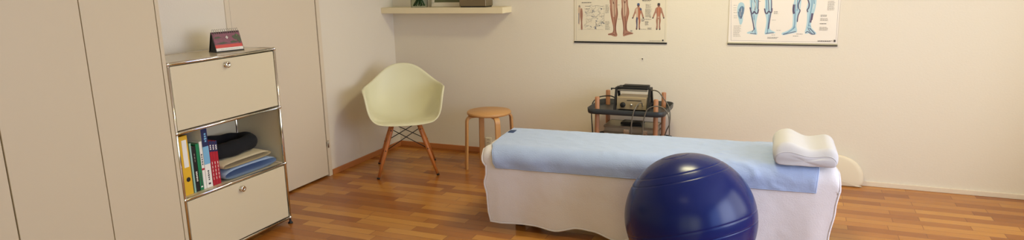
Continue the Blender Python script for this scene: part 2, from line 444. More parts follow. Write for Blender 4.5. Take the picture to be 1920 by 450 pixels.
# local: x = facing direction, y = width
cw, ch, dpt = .172, .112, .075
sl = math.atan2(dpt * .5, ch)
st = MB()
st.prism([(0, 0), (.0025, 0), (-dpt * .5 + .0025, ch), (-dpt * .5, ch)], -cw / 2, cw / 2)
st.prism([(-dpt, 0), (-dpt + .0025, 0), (-dpt * .5 + .001, ch), (-dpt * .5 - .0015, ch)], -cw / 2, cw / 2)
st.box(-dpt, .002, -cw / 2, cw / 2, 0, .006)
st.prism([(-.006, .004), (-dpt + .006, .004), (-dpt * .5, ch - .01)], -cw / 2 + .004, -cw / 2 + .006)
st.build('easel', 'cover', t)
def face(mb, y0, y1, f0, f1, mi, off):
    def pt(y, f): return (.0028 - dpt * .5 * f + off * cos(sl), y, ch * f + off * sin(sl))
    vs = [mb.bm.verts.new(pt(y, f)) for y, f in ((y0, f0), (y1, f0), (y1, f1), (y0, f1))]
    mb.bm.faces.new(vs).material_index = mi
def facep(mb, poly, mi, off):
    vs = [mb.bm.verts.new((.0028 - dpt * .5 * f + off * cos(sl), y, ch * f + off * sin(sl))) for y, f in poly]
    mb.bm.faces.new(vs).material_index = mi
pg = MB(); q = cw / 2 - .003
face(pg, -q, q, .06, .99, 0, .0004)
face(pg, -q, q, .06, .20, 1, .0010); face(pg, -q, q, .20, .36, 2, .0010); face(pg, -q + .002, q, .36, .90, 0, .0010)
def blob(cy, cf, ry, rf, mi, seed):
    rr = random.Random(seed); facep(pg, [(cy + ry * cos(a) * (1 + .35 * rr.uniform(-1, 1)), cf + rf * sin(a) * (1 + .35 * rr.uniform(-1, 1))) for a in [2 * pi * k / 12 for k in range(12)]], mi, .0016 + .0001 * seed)
blob(.058, .70, .022, .13, 3, 1); blob(-.055, .72, .02, .05, 3, 2); blob(-.03, .44, .03, .035, 3, 3); blob(.035, .46, .025, .05, 3, 4); blob(.07, .55, .012, .16, 3, 5)
facep(pg, [(-.008, .70), (.0, .62), (.008, .70), (.0, .78)], 1, .0026); facep(pg, [(-.003, .70), (.0, .667), (.003, .70), (.0, .733)], 0, .003)
facep(pg, [(.055, .76), (.062, .72), (.068, .78), (.06, .82)], 4, .003)
rr = random.Random(3)
for k in range(12):
    y = -q + .03 + k * .0098; face(pg, y, y + .004, .115, .14, 5, .0013)
pg.build('page', ['magenta', 'white', 'scarlet', 'dkgreen', 'leaf', 'ink_l'], t)
sp = MB()
for k in range(12):
    y = -cw / 2 + .012 + k * (cw - .024) / 11; c0 = Vector((-dpt * .5 + .001, y, ch + .002))
    sp.tube([c0 + Vector((.011 * cos(a), .0015 * sin(a * .5), .013 * sin(a))) for a in [2 * pi * i / 16 for i in range(17)]], .0009, 6)
sp.build('spiral_binding', 'steel', t)
nt = MB()
for k in range(12):
    y = -cw / 2 + .012 + k * (cw - .024) / 11; face(nt, y - .0035, y + .0035, .90, .985, 0, .0016)
nt.build('punched_holes', 'cover', t)

# ------------------------------------------------------------------ armchair with shell seat
t = thing('armchair', 'ivory moulded shell armchair on four wooden dowel legs in the corner', 'armchair', (.486, -.67, 0), math.atan2(.54, .84))
# local: front = -y, x to the viewer's right
def shell():
    # edge loop: angle 0 = right (+x), 90 = back (+y), 270 = front
    E = [(0, (.288, .02, .660)), (14, (.290, .08, .661)), (26, (.270, .135, .666)), (38, (.235, .18, .688)), (50, (.186, .215, .731)), (60, (.144, .236, .767)), (70, (.100, .25, .795)), (80, (.05, .26, .811)),
         (90, (0, .263, .814))]
    F = [(0, (.288, .02, .660)), (-10, (.296, -.06, .668)), (-20, (.292, -.115, .664)), (-28, (.276, -.150, .618)), (-37, (.266, -.182, .545)), (-45, (.254, -.210, .475)),
         (-56, (.21, -.232, .426)), (-72, (.11, -.238, .412)), (-90, (0, -.238, .410))]
    def edge(a):
        a = (a + 180) % 360 - 180
        s = 1
        if a > 90: a = 180 - a; s = -1
        elif a < -90: a = -180 - a; s = -1
        tab = E if a >= 0 else F
        for (a0, p0), (a1, p1) in zip(tab, tab[1:]):
            lo, hi = min(a0, a1), max(a0, a1)
            if lo <= a <= hi:
                k = (a - a0) / (a1 - a0); p = Vector(p0).lerp(Vector(p1), k); return Vector((p.x * s, p.y, p.z))
    nA, nT = 96, 22
    raw = [edge(360 * i / nA) for i in range(nA)]
    for _ in range(2): raw = [(raw[i - 1] + raw[i] * 2 + raw[(i + 1) % nA]) / 4 for i in range(nA)]
    c0 = Vector((0, -.02, .405)); b = MB(); rings = []
    for j in range(1, nT + 1):
        tt = j / nT; ring = []
        for i, e_ in enumerate(raw):
            a = tt * pi / 2; hgt = (e_.z - c0.z)
            back = max(0, e_.y) / .266
            nx = 2.9 - .7 * back
            fx = sin(a) ** (2 / nx); fz = 1 - max(0., cos(a)) ** (2 / nx)
            p = Vector((c0.x + (e_.x - c0.x) * fx, c0.y + (e_.y - c0.y) * fx, c0.z + hgt * fz))
            if e_.y < -.19:                                   # waterfall front lip
                p.z += .012 * sin(tt * pi) * min(1, (-e_.y - .19) / .04)
            ring.append(p)
        rings.append(ring)
    b.rings(rings, closed=True); cv = b.bm.verts.new(c0)
    b.bm.verts.ensure_lookup_table()
    for i in range(nA):
        f = b.bm.faces.new((b.bm.verts[i], b.bm.verts[(i + 1) % nA], cv)); f.smooth = True
    # rolled rim flange
    last = rings[-1]; r2 = []; r3 = []
    for i, p in enumerate(last):
        o = Vector((p.x, p.y + .02, 0)).normalized()
        k = max(0, min(1, (p.z - .43) / .12))
        r2.append(p + o * (.006 + .006 * k) + Vector((0, 0, .0015 * k - .003 * (1 - k)))); r3.append(p + o * (.010 + .009 * k) + Vector((0, 0, -.006)))
    base = [b.bm.verts[(nT - 1) * nA + i] for i in range(nA)]
    v2 = [b.bm.verts.new(p) for p in r2]; v3 = [b.bm.verts.new(p) for p in r3]
    for A, B in ((base, v2), (v2, v3)):
        for i in range(nA):
            j = (i + 1) % nA; f = b.bm.faces.new((A[i], A[j], B[j], B[i])); f.smooth = True
    return b
sh = shell().build('seat_shell', 'chair', t)
mod_solid(sh, .005, 0); mod_sub(sh, 1)
legpos = []
for sx in (-1, 1):
    for sy in (-1, 1):
        top = Vector((sx * .098, sy * .105 - .01, .385)); ft = Vector((sx * .226, sy * .222, 0)); legpos.append((sx, sy, top, ft))
        d = (ft - top)
        l = MB(); ks = (0, .1, .35, .6, 1.); rl = (.0125, .0145, .0148, .0138, .0095)
        l.tube([top + d * k for k in ks], .01, 16, 0, rl)
        lo = l.build('leg', 'leg', t)
        cp = MB(); cp.cyl(ft + Vector((0, 0, .001)), ft - d.normalized() * .012 + Vector((0, 0, .001)), .0105, .0112); cp.build('foot_cap', 'rubber', lo)
        for k in (.09, .47):
            p = top + d * k
            for ax in ((0, -1, 0), (sx, 0, 0)):
                MB().lathe([(0, 0), (.0048, 0), (.0044, .003), (0, .0035)], 12, 0, p + Vector(ax) * .0135, ax).build('bolt', 'black', lo)
br = MB()
def on(sx, sy, k):
    for a, b_, top, ft in legpos:
        if a == sx and b_ == sy: return top + (ft - top) * k
for (a, b_) in (((-1, -1), (1, -1)), ((-1, 1), (1, 1)), ((-1, -1), (-1, 1)), ((1, -1), (1, 1))):
    br.cyl(on(*a, .07), on(*b_, .47), .0032, n=8); br.cyl(on(*b_, .07), on(*a, .47), .0032, n=8)
for s in (-1, 1):
    br.tube([on(s, -1, -.01), Vector((s * .09, -.05, .402)), Vector((s * .09, .05, .402)), on(s, 1, -.01)], .004, 8)
    br.tube([on(-1, s, -.01), Vector((-.05, s * .1, .402)), Vector((.05, s * .1, .402)), on(1, s, -.01)], .004, 8)
br.build('wire_brace', 'black', t)

# ------------------------------------------------------------------ stool
t = thing('stool', 'round birch stool with four bent legs between armchair and treatment bed', 'stool', (1.072, -.375, 0), 0)
MB().lathe([(0, .425), (.164, .425), (.172, .429), (.1735, .4375), (.172, .446), (.168, .45), (0, .45)], 64).build('seat', 'birch', t)
ang0 = math.atan2(-.91, .42) + radians(20)
for k in range(4):
    a = ang0 + k * pi / 2; u = Vector((cos(a), sin(a), 0)); wv = Vector((-sin(a), cos(a), 0))
    pts = [u * .075 + Vector((0, 0, .417)), u * .13 + Vector((0, 0, .417))]
    for i in range(1, 9):
        q = i / 8 * radians(86); pts.append(u * (.145 + .040 * sin(q)) + Vector((0, 0, .377 + .040 * cos(q))))
    pts += [u * .192 + Vector((0, 0, .2)), u * .201 + Vector((0, 0, .0))]
    rings = []
    for i, p in enumerate(pts):
        p = Vector(p); tdir = (Vector(pts[min(i + 1, len(pts) - 1)]) - Vector(pts[max(i - 1, 0)])).normalized(); nn = tdir.cross(wv)
        hw, ht = .021, .0085
        prof = [(-hw, -ht + .003), (-hw + .003, -ht), (hw - .003, -ht), (hw, -ht + .003), (hw, ht - .003), (hw - .003, ht), (-hw + .003, ht), (-hw, ht - .003)]
        rg = [p + wv * x + nn * z for x, z in prof]
        if i == len(pts) - 1: rg = [Vector((v.x, v.y, 0)) for v in rg]
        rings.append(rg)
    MB().rings(rings, 0, False, True, True, True).build('leg', 'birch', t)

# ------------------------------------------------------------------ trolley, device, case
t = thing('trolley', 'small two-tier trolley with grey trays and wooden dowel posts behind the bed', 'trolley', (2.178, -.30, 0))
hx, hy = .210, .150
def rrect(x, y, r, n=6):
    out = []
    for cx, cy, a0 in ((x - r, y - r, 0), (-x + r, y - r, 90), (-x + r, -y + r, 180), (x - r, -y + r, 270)):
        for i in range(n + 1):
            a = radians(a0 + 90 * i / n); out.append((cx + r * cos(a), cy + r * sin(a)))
    return out
for z in (.50, .245):
    tr = MB(); X, Yh, r = .278, .213, .06
    def ring(d, zz): return [Vector((p, q, zz)) for p, q in rrect(X - d, Yh - d, r - d * .5)]
    tr.rings([ring(.012, z), ring(.003, z + .003), ring(0, z + .012), ring(-.002, z + .038), ring(.001, z + .041), ring(.004, z + .038), ring(.008, z + .010), ring(.014, z + .007)], 0, True, True, True, True)
    tr.build('tray', 'tray', t)
for sx in (-1, 1):
    for sy in (-1, 1):
        MB().lathe([(0, 0), (.0155, 0), (.0165, .002), (.0165, .612), (.0145, .617), (0, .6175)], 24, 0, (sx * hx, sy * hy, 0)).build('post', 'dowel', t)

DZ0 = .5075
t = thing('therapy_device', 'beige electrotherapy device with black carrying handle on the trolley top', 'medical device', (2.194, -.28, DZ0), 0)
b = MB(); b.box(-.108, .108, -.07, .085, .008, .098, bev=.006, seg=3); body = b.build('housing', 'device', t)
MB().box(-.107, .107, -.0735, -.0695, .01, .095, bev=.0015).build('front_panel', 'device', t)
MB().box(-.034, .072, -.0755, -.073, .074, .079).build('slot', 'black', t)
MB().lathe([(0, 0), (.019, 0), (.019, .012), (.016, .016), (0, .016)], 28, 0, (-.062, -.0735, .043), (0, -1, 0)).build('knob', 'black', t)
for x, r in ((.0, .009), (.045, .009), (.082, .006)):
    MB().lathe([(0, 0), (r, 0), (r, .01), (r * .5, .014), (0, .014)], 20, 0, (x, -.0735, .045), (0, -1, 0)).build('socket', 'chrome', t)
for s in (-1, 1):
    p = MB(); x0 = s * .113; x1 = s * .128
    def bar(a, c_, wd):
        (ya, za), (yb, zb) = a, c_
        d = Vector((0, yb - ya, zb - za)).normalized(); n_ = Vector((0, -d.z, d.y)) * wd / 2
        A = Vector((0, ya, za)); B = Vector((0, yb, zb))
        p.rings([[Vector((x, *(q_.yz))) for q_ in (A + n_, B + n_, B - n_, A - n_)] for x in (x0, x1)], 0, False, True, True, True)
    bar((-.085, 0), (-.028, .158), .022); bar((.085, 0), (.028, .158), .022); bar((-.034, .150), (.034, .150), .024); bar((-.07, .04), (.07, .04), .016)
    p.build('handle_bracket', 'black', t)
hb = MB(); hb.box(-.112, .112, -.045, .035, .150, .170, bev=.006, seg=3); hb.box(-.075, .112, -.03, .03, .168, .180, bev=.005)
hb.build('handle_top', 'black', t)
MB().box(-.108, .108, -.048, -.040, .138, .150, bev=.003).build('steel_rail', 'steel', t)
cr = MB(); cr.cyl((-.128, -.03, .152), (-.162, -.03, .152), .0045, n=10); cr.cyl((-.158, -.03, .155), (-.158, -.03, .140), .0045, n=10); cr.build('crank', 'black', t)
for x in (-.09, .09):
    for y in (-.055, .07): MB().cyl((x, y, 0), (x, y, .009), .009, n=12).build('foot', 'rubber', t)

CZ = .2525
t = thing('case', 'flat silver aluminium case on the lower trolley tray', 'case', (2.180, -.245, CZ), 0)
cxh, cyh, chh = .187, .105, .135
b = MB(); b.box(-cxh, cxh, -cyh, cyh, 0, chh, bev=.004); b.build('body', 'alu', t)
rl = MB()
for z0, z1 in ((chh - .012, chh + .003), (chh - .05, chh - .036), (-.0, .012)):
    for s in (-1, 1):
        rl.box(-cxh - .003, cxh + .003, s * cyh - .004, s * cyh + .004, z0, z1, bev=.002); rl.box(s * cxh - .004, s * cxh + .004, -cyh - .003, cyh + .003, z0, z1, bev=.002)
rl.build('edge_rail', 'steel', t)
for x in (-.02, .115):
    l = MB(); l.box(x - .02, x + .02, -cyh - .010, -cyh - .003, chh - .058, chh - .018, bev=.002); l.box(x - .012, x + .012, -cyh - .013, -cyh - .009, chh - .046, chh - .030, bev=.0015); l.build('latch', 'chrome', t)
t = thing('remote_unit', 'flat black device lying on the silver case', 'device', (2.185, -.265, CZ + chh + .0035), radians(-2))
MB().box(-.078, .078, -.05, .055, 0, .02, bev=.004).build('housing', 'black', t)
MB().box(-.055, .0, -.035, .035, .0195, .0215, bev=.0008).build('screen', 'tray', t)
MB().box(.015, .06, -.03, .03, .0195, .0225, bev=.001).build('keypad', 'rubber', t)

def cable(pts, r, label, m='cable', nm='cable', k=10, fitting=None):
    b = MB(); b.tube(spline(pts, k), r, 10); o = b.build(nm, m); return tag(o, label, 'cable')
cable([(2.276, -.368, .553), (2.282, -.42, .582), (2.277, -.48, .590), (2.257, -.53, .556), (2.241, -.537, .48), (2.237, -.537, .40), (2.24, -.52, .22), (2.27, -.42, .03), (2.32, -.25, .006), (2.40, -.2, .005)], .0042,
      'grey cable leaving the device socket and hanging straight down over the tray front', 'cable')
cable([(2.26, -.44, .006), (2.29, -.49, .03), (2.312, -.532, .25), (2.316, -.533, .405), (2.322, -.533, .485), (2.342, -.533, .554), (2.382, -.533, .582), (2.433, -.533, .585), (2.470, -.533, .561), (2.493, -.533, .514), (2.499, -.53, .403), (2.50, -.52, .2), (2.50, -.47, .03), (2.53, -.40, .006)], .0042,
      'grey cable making an arch in front of the right front trolley post', 'cable')
cable([(2.325, -.31, .656), (2.36, -.33, .660), (2.39, -.35, .650), (2.423, -.36, .612), (2.462, -.37, .558), (2.474, -.375, .50), (2.470, -.37, .43), (2.445, -.35, .37), (2.438, -.34, .30), (2.50, -.33, .12), (2.52, -.31, .02), (2.54, -.25, .006)], .0042,
      'dark grey cable curving from the handle end down past the right side of the trolley', 'cable')
cable([(2.065, -.24, .56), (2.03, -.22, .578), (1.99, -.215, .585), (1.93, -.23, .578), (1.905, -.26, .565), (1.885, -.29, .53), (1.885, -.31, .45), (1.90, -.33, .3), (1.88, -.25, .05), (1.87, -.15, .006), (1.80, -.10, .005)], .0042,
      'black power cord leaving the device over the left side of the tray', 'rubber')

# ------------------------------------------------------------------ treatment bed, blanket, towel, pillow
BO = Vector((1.605, -1.600, 0)); BA = radians(3.0); BL, BW, BT = 1.885, .565, .492
t = thing('treatment_bed', 'low padded treatment bed hidden under a white blanket', 'bed', BO, BA)
b = MB(); b.box(.03, BL - .02, .03, BW - .03, .37, BT - .012, bev=.05, seg=5); mo = b.build('mattress', 'vinyl', t)
MB().box(.08, BL - .08, .07, BW - .07, .31, .3705, bev=.006).build('frame', 'tray', t)
for x in (.18, BL - .18):
    for y in (.11, BW - .11): MB().box(x - .025, x + .025, y - .025, y + .025, 0, .311, bev=.004).build('leg', 'tray', t)
for x in (.18, BL - .18): MB().box(x - .015, x + .015, .13, BW - .13, .08, .12, bev=.003).build('cross_bar', 'tray', t)

RAD = .075
def section(s, off=0.):
    """s = arclength from the front top tangent; negative runs down the front, positive over the top and down the back. returns (v, z, normal)"""
    r = RAD; arc = r * pi / 2; top = BW - 2 * r
    if s < 0: v, z, n_ = 0, BT - r + s, Vector((0, -1, 0))
    elif s < arc:
        a = s / r; v, z, n_ = r - r * cos(a), BT - r + r * sin(a), Vector((0, -cos(a), sin(a)))
    elif s < arc + top: v, z, n_ = r + (s - arc), BT, Vector((0, 0, 1))
    elif s < 2 * arc + top:
        a = (s - arc - top) / r; v, z, n_ = BW - r + r * sin(a), BT - r + r * cos(a), Vector((0, sin(a), cos(a)))
    else: v, z, n_ = BW, BT - r - (s - 2 * arc - top), Vector((0, 1, 0))
    return Vector((0, v, z)) + n_ * off, n_
ARC = RAD * pi / 2; TOP = BW - 2 * RAD; SMAX = 2 * ARC + TOP
hem = [(0, .045), (.30, .046), (.42, .035), (.55, .055), (.64, .05), (.80, .018), (.95, .06), (1.1, .03), (1.3, .055), (1.5, .035), (1.7, .05), (1.885, .045)]
fold = [(0, .0), (.08, .010), (.22, -.004), (.42, .020), (.58, -.006), (.80, .026), (.96, -.008), (1.10, .014), (1.30, .0), (1.48, .020), (1.64, -.004), (1.80, .010), (1.885, .0)]
def left_u(z, s):
    # wavy left rim of the blanket, bulging out near the top front corner
    if s < ARC * .5: return interp([(.04, .035), (.12, .020), (.20, .015), (.28, .0), (.34, .012), (.40, .012), (.44, -.012), (.46, -.016)], z) - .002
    return interp([(ARC * .5, -.018), (ARC, -.026), (ARC + .05, -.004), (ARC + .10, -.022), (ARC + .16, -.028), (ARC + .24, -.010), (SMAX, -.002)], s)
def right_u(z, s):
    if s < ARC: return BL + interp([(.04, -.035), (.14, -.022), (.30, .0), (.42, .015), (.50, .012)], z)
    return BL + interp([(ARC, .012), (ARC + TOP * .5, .0), (SMAX, -.02)], s)
def blanket_pt(a, b_):
    u0 = a * BL; s1 = SMAX + .22; s0 = -(BT - RAD - interp(hem, u0))
    s = s0 + (s1 - s0) * b_
    p, n_ = section(s, .0)
    lu, ru = left_u(p.z, s), right_u(p.z, s); u = lu + (ru - lu) * a
    drop = max(0., min(1., -s / .36)) if s < 0 else (max(0., min(1., (s - SMAX) / .25)) if s > SMAX else 0.)
    off = interp(fold, u0) * drop ** .8 * 1.0 + drop * .004
    off += .004 * noise.noise(Vector((u * 6, s * 5, 1.7))) * (.4 + drop) + .0015 * noise.noise(Vector((u * 24, s * 20, 4)))
    if s > SMAX: off = max(off, 0)
    p = p + n_ * off; p.x = u
    for end, sg in ((a, 1), (1 - a, -1)):                       # overhanging ends droop a little
        if end < .02 and s > -.02: p.z -= .022 * (1 - end / .02) ** 2
    return p
bl = MB().grid(150, 110, blanket_pt).build('blanket', 'blanket', normals=False)
bl.location = BO; bl.rotation_euler = (0, 0, BA); mod_solid(bl, .006, 0)
tag(bl, 'white terry blanket draped over the treatment bed, hanging nearly to the floor in front', 'blanket')
hm = MB(); NB = 110
rim = [blanket_pt(0, 1 - k / NB) for k in range(NB + 1)] + [blanket_pt(k / 150, 0) for k in range(1, 151)] + [blanket_pt(1, k / NB) for k in range(1, NB + 1)]
hm.tube([Vector((p.x, p.y - .001, p.z)) for p in rim], .0055, 8); hm.build('hem', 'blanket', bl)

def towel_pt(a, b_):
    s0 = -(BT - RAD - .383); s1 = SMAX + .05
    s = s0 + (s1 - s0) * b_
    p, n_ = section(s, .0095)
    lu = interp([(-.03, .077), (.0, .064), (ARC * .6, .047), (ARC, .030), (ARC + .2, .013), (SMAX, .008)], s); ru = 1.790 + interp([(-.03, 0), (ARC, .012), (SMAX, .02)], s)
    u = lu + (ru - lu) * a
    k = interp([(0, .4), (.6, .6), (.85, 1.6), (1, 1.)], a)
    off = k * (.005 * noise.noise(Vector((u * 7 + s * 9, s * 5 - u * 2, 3.3))) + .006 * max(0, noise.noise(Vector((u * 16 + s * 14, s * 16 - u * 9, 9.1)))))
    off += interp([(.0, .010), (.06, .0), (.12, .008), (.2, .0), (1, .0)], a) * max(0, 1 - abs(s) / .06)
    off += interp(fold, u) * max(0., min(1., -s / .36)) ** .8 * .9 if s < 0 else 0
    off = max(off, -.001) + (.004 * noise.noise(Vector((u * 6, s * 5, 1.7))) * .4)
    p = p + n_ * off; p.x = u; return p
tw = MB().grid(220, 110, towel_pt).build('towel', 'towel', normals=False)
tw.location = BO; tw.rotation_euler = (0, 0, BA); mod_solid(tw, .006, 0)
tag(tw, 'long light blue terry towel spread lengthwise over the white blanket', 'towel')
hm = MB(); rim = [towel_pt(0, 1 - k / 110) for k in range(111)] + [towel_pt(k / 220, 0) for k in range(1, 221)] + [towel_pt(1, k / 110) for k in range(1, 111)]
hm.tube(rim, .0042, 8); hm.build('hem', 'towel', tw)
lb = MB()
ps = [(.062, .83), (.062 + .022, .83), (.062 + .022, .79), (.062, .79)]
def tp(a, b_):
    p = towel_pt(a, b_); return p + Vector((0, -.001, .0062))
lb.grid(6, 5, lambda i, j: tp(.004 + .021 * i, .595 + .085 * j)); lo = lb.build('label_tag', 'tag', tw, normals=False); mod_solid(lo, .002, 0)

# contour pillow; local x across the lobes, y along its length
def pillow():
    prof = [(-.150, .030), (-.154, .055), (-.146, .082), (-.125, .102), (-.095, .112), (-.065, .110), (-.03, .095), (.005, .082), (.04, .080), (.075, .087), (.105, .092), (.130, .084), (.148, .062), (.152, .035), (.146, .014), (.125, .003), (.06, .0), (0, .0), (-.06, .0), (-.125, .002), (-.144, .012)]
    pts = spline([Vector((x, 0, z)) for x, z in prof + prof[:1]], 3)[:-1]
    L = .38; rings = []; c = Vector((0, 0, .045))
    nn_ = 26
    for j in range(nn_ + 1):
        a = -1 + 2 * j / nn_; y = math.copysign(abs(math.sin(a * pi / 2)) ** .9, a) * L / 2
        e_ = max(0, (abs(y) / (L / 2) - .80) / .20)
        sc = (1 - min(1, e_) ** 2.2 * .55)
        rings.append([Vector(((p.x) * (1 - (1 - sc) * .18), y + (.010 * noise.noise(Vector((p.x * 8, p.z * 9, j * .02))) if e_ > 0 else 0),
                              p.z * sc)) + Vector((0, 0, max(0, (1 - sc)) * 0)) + Vector((1, 0, 1)) * .0025 * noise.noise(p * 14 + Vector((0, y * 10, 0))) for p in pts])
    b = MB(); b.rings(rings, 0, True, True, True, True)
    zmin = min(v.co.z for v in b.bm.verts)
    for v in b.bm.verts: v.co.z -= zmin
    return b, rings
pb, prings = pillow()
PU, PV = 1.738, .193
pz = BT + .019
pc = BO + Matrix.Rotation(BA, 3, 'Z') @ Vector((PU, PV, 0))
pl = pb.build('pillow', 'pillow'); pl.location = (pc.x, pc.y, pz); pl.rotation_euler = (0, 0, BA + radians(-1)); mod_sub(pl)
tag(pl, 'white contoured neck pillow with two humps at the right end of the bed', 'pillow')
sm = MB(); zmin = min(p.z for r_ in prings for p in r_)
sm.tube([p + Vector((0, -.0005, -zmin)) for p in prings[2]] + [prings[2][0] + Vector((0, -.001, -zmin))], .0014, 6)
sm.build('seam', 'pillow', pl)

# ------------------------------------------------------------------ gym ball
RB = .3125; prof = []; NR = 360
grooves = [180 - g for g in (14, 41, 49, 93, 102, 138, 146)]
for i in range(NR + 1):
    th_ = pi * i / NR; d = 0
    for g in grooves: d += .0022 * math.exp(-((math.degrees(th_) - g) / .55) ** 2)
    prof.append(((RB - d) * sin(th_), -(RB - d) * cos(th_)))
b = MB(); b.lathe(prof, 128, caps=False)
b.lathe([(0, 0), (.014, 0), (.014, .004), (0, .004)], 16, 0, (0, 0, RB - .006))
ball = b.build('exercise_ball', 'ball'); ball.location = (2.834, -1.880, RB + .0005); ball.rotation_euler = Vector((0, 0, 1)).rotation_difference(Vector((-.28, .13, .95))).to_euler()
tag(ball, 'large dark blue exercise ball on the floor in front of the bed', 'ball')

# ------------------------------------------------------------------ cream cushion against the wall behind the bed end
def cush():
    # D-shaped pad standing on its straight edge, leaning on the wall
    out = [(-.36, .0), (.30, .0), (.345, .008), (.366, .03), (.368, .075), (.352, .125), (.318, .17), (.27, .20), (.2, .218), (.1, .225), (0, .226), (-.15, .226), (-.27, .215), (-.335, .18), (-.372, .11), (-.376, .05), (-.37, .015)]
    pts = spline([Vector((x, 0, z)) for x, z in out + out[:1]], 5)[:-1]; c = Vector((0, 0, .11))
    rings = []
    for d, s in ((0.0, .0), (.0, .9), (.004, .955), (.012, .985), (.025, 1.), (.038, .985), (.046, .955), (.05, .9), (.05, .0)):
        rings.append([Vector((p.x * (s if s else .02), d, c.z + (p.z - c.z) * (s if s else .02))) for p in pts])
    return MB().rings(rings, 0, True, True, True, True)
cu = cush().build('cushion', 'cushion'); cu.location = (3.375, -.075, .001); cu.rotation_euler = (radians(-4), 0, 0)
tag(cu, 'cream rounded cushion standing on the floor against the wall behind the bed', 'cushion')

# ------------------------------------------------------------------ wall shelf and what stands on it
sf = MB().box(0.001, 1.125, -.182, -.0005, 1.193, 1.240, bev=.0015).build('wall_shelf', 'shelf')
tag(sf, 'thick cream floating wall shelf in the corner above the armchair', 'shelf')
ST = 1.2405
t = thing('vase', 'clear glass vase on the wall shelf above the armchair', 'vase', (.333, -.108, ST))
v = MB(); v.lathe([(0, 0), (.066, 0), (.069, .004), (.070, .02), (.070, .195), (.071, .20), (.068, .20), (.0665, .19), (.0665, .012), (.06, .008), (0, .008)], 40); v.build('glass_body', 'glass', t)
t = thing('cut_plant', 'bunch of dark green plant stems standing in the glass vase', 'plant', (.333, -.108, ST + .0085))
rr = random.Random(11)
for k in range(8):
    a = 2 * pi * k / 8 + rr.uniform(-.2, .2); r0 = .052 * rr.uniform(.75, 1); a2 = a + pi + rr.uniform(-.9, .9)
    p0 = Vector((r0 * cos(a), r0 * sin(a), .004)); p1 = Vector((.052 * cos(a2), .052 * sin(a2), .19)); p2 = Vector((.10 * cos(a2), max(-.09, min(.09, .09 * sin(a2))), .36 + rr.uniform(-.05, .1)))
    s_ = MB(); s_.tube(spline([p0, p0.lerp(p1, .5) + Vector((.006, 0, 0)), p1, p2], 6), .0055, 8); so = s_.build('stem', 'stem', t)
    d = (p2 - p1).normalized(); sd = d.cross(Vector((0, 1, .2))).normalized()
    l = MB(); L = .18
    for sg in (-1, 1):
        base = p1.lerp(p2, .55 + .3 * (sg > 0)); dr = (d + sd * .8 * sg).normalized()
        n_ = dr.cross(Vector((.3, 1, .1))).normalized()
        l.grid(8, 5, lambda i, j: base + dr * L * i + n_ * (j - .5) * .05 * sin(pi * min(.999, i + .001)) ** .8 + Vector((0, 0, -.05 * i * i + .01 * (j - .5) ** 2)))
    lo = l.build('leaf', 'leaf', so); mod_solid(lo, .0012, 0)
t = thing('framed_picture', 'low framed picture leaning against the wall on the shelf behind the vase', 'picture', (.575, -.044, ST), 0)
fr = MB()
Mx = Matrix.Rotation(radians(-8), 4, 'X')
fr.box(-.16, .16, -.006, .006, 0, .036, 0, .002, mtx=Mx); fr.box(-.16, .16, -.006, .006, .225, .25, 0, .002, mtx=Mx); fr.box(-.16, -.135, -.006, .006, .026, .225, 0, .002, mtx=Mx); fr.box(.135, .16, -.006, .006, .026, .225, 0, .002, mtx=Mx)
fr.build('frame', 'paper', t)
MB().box(-.136, .136, -.003, .003, .034, .227, mtx=Mx).build('print', 'olive', t)
t = thing('metal_box', 'dark grey metal box on the right half of the wall shelf', 'box', (.857, -.10, ST), 0)
MB().box(-.118, .118, -.068, .068, .008, .15, bev=.005, seg=3).build('body', 'steel_dark', t)
MB().box(-.110, .110, -.062, .062, 0, .0085).build('base', 'black', t)
MB().box(-.12, .12, -.07, .07, .15, .168, bev=.005).build('lid', 'steel', t)

# ------------------------------------------------------------------ anatomy charts
def ribbon(mb, pts, w_, y, mi):
    """thin flat stroke along (x,z) points"""
    for (x0, z0), (x1, z1) in zip(pts, pts[1:]):
        d = Vector((x1 - x0, z1 - z0)); 
        if d.length < 1e-6: continue
        n_ = Vector((-d.y, d.x)).normalized() * w_ / 2
        mb.flat([(x0 + n_.x, z0 + n_.y), (x1 + n_.x, z1 + n_.y), (x1 - n_.x, z1 - n_.y), (x0 - n_.x, z0 - n_.y)], y, mi)
class Art:
    """prints on a sheet; design units mapped to metres, layers step 0.05 mm"""
    def __init__(s, fx): s.mb = MB(); s.fx = fx; s.k = 0
    def y(s): s.k += 1; return -.0016 - .00001 * s.k
    def poly(s, pts, mi): s.mb.flat([s.fx(*p) for p in pts], s.y(), mi)
    def sm(s, pts, mi, n=4):
        q = spline([Vector((p[0], p[1], 0)) for p in pts + pts[:1]], n)[:-1]; s.poly([(v.x, v.y) for v in q], mi)
    def line(s, pts, w_, mi, smooth=True):
        if smooth and len(pts) > 2: pts = [(v.x, v.y) for v in spline([Vector((p[0], p[1], 0)) for p in pts], 4)]
        ribbon(s.mb, [s.fx(*p) for p in pts], w_, s.y(), mi)
    def oval(s, cx, cy, rx, ry, mi): s.poly([(cx + rx * cos(a), cy + ry * sin(a)) for a in [2 * pi * k / 20 for k in range(20)]], mi)
    def text(s, x0, x1, y0, y1, n, mi, seed=0, th=2.2):
        r_ = random.Random(seed)
        for k in range(n):
            yy = y0 + (y1 - y0) * (k + .5) / n; x = x0; e_ = x1 - (x1 - x0) * r_.uniform(0, .3)
            while x < e_:
                w_ = r_.uniform(6, 16); xe = min(x + w_, e_); s.poly([(x, yy - th / 2), (xe, yy - th / 2), (xe, yy + th / 2), (x, yy + th / 2)], mi); x = xe + 2.5

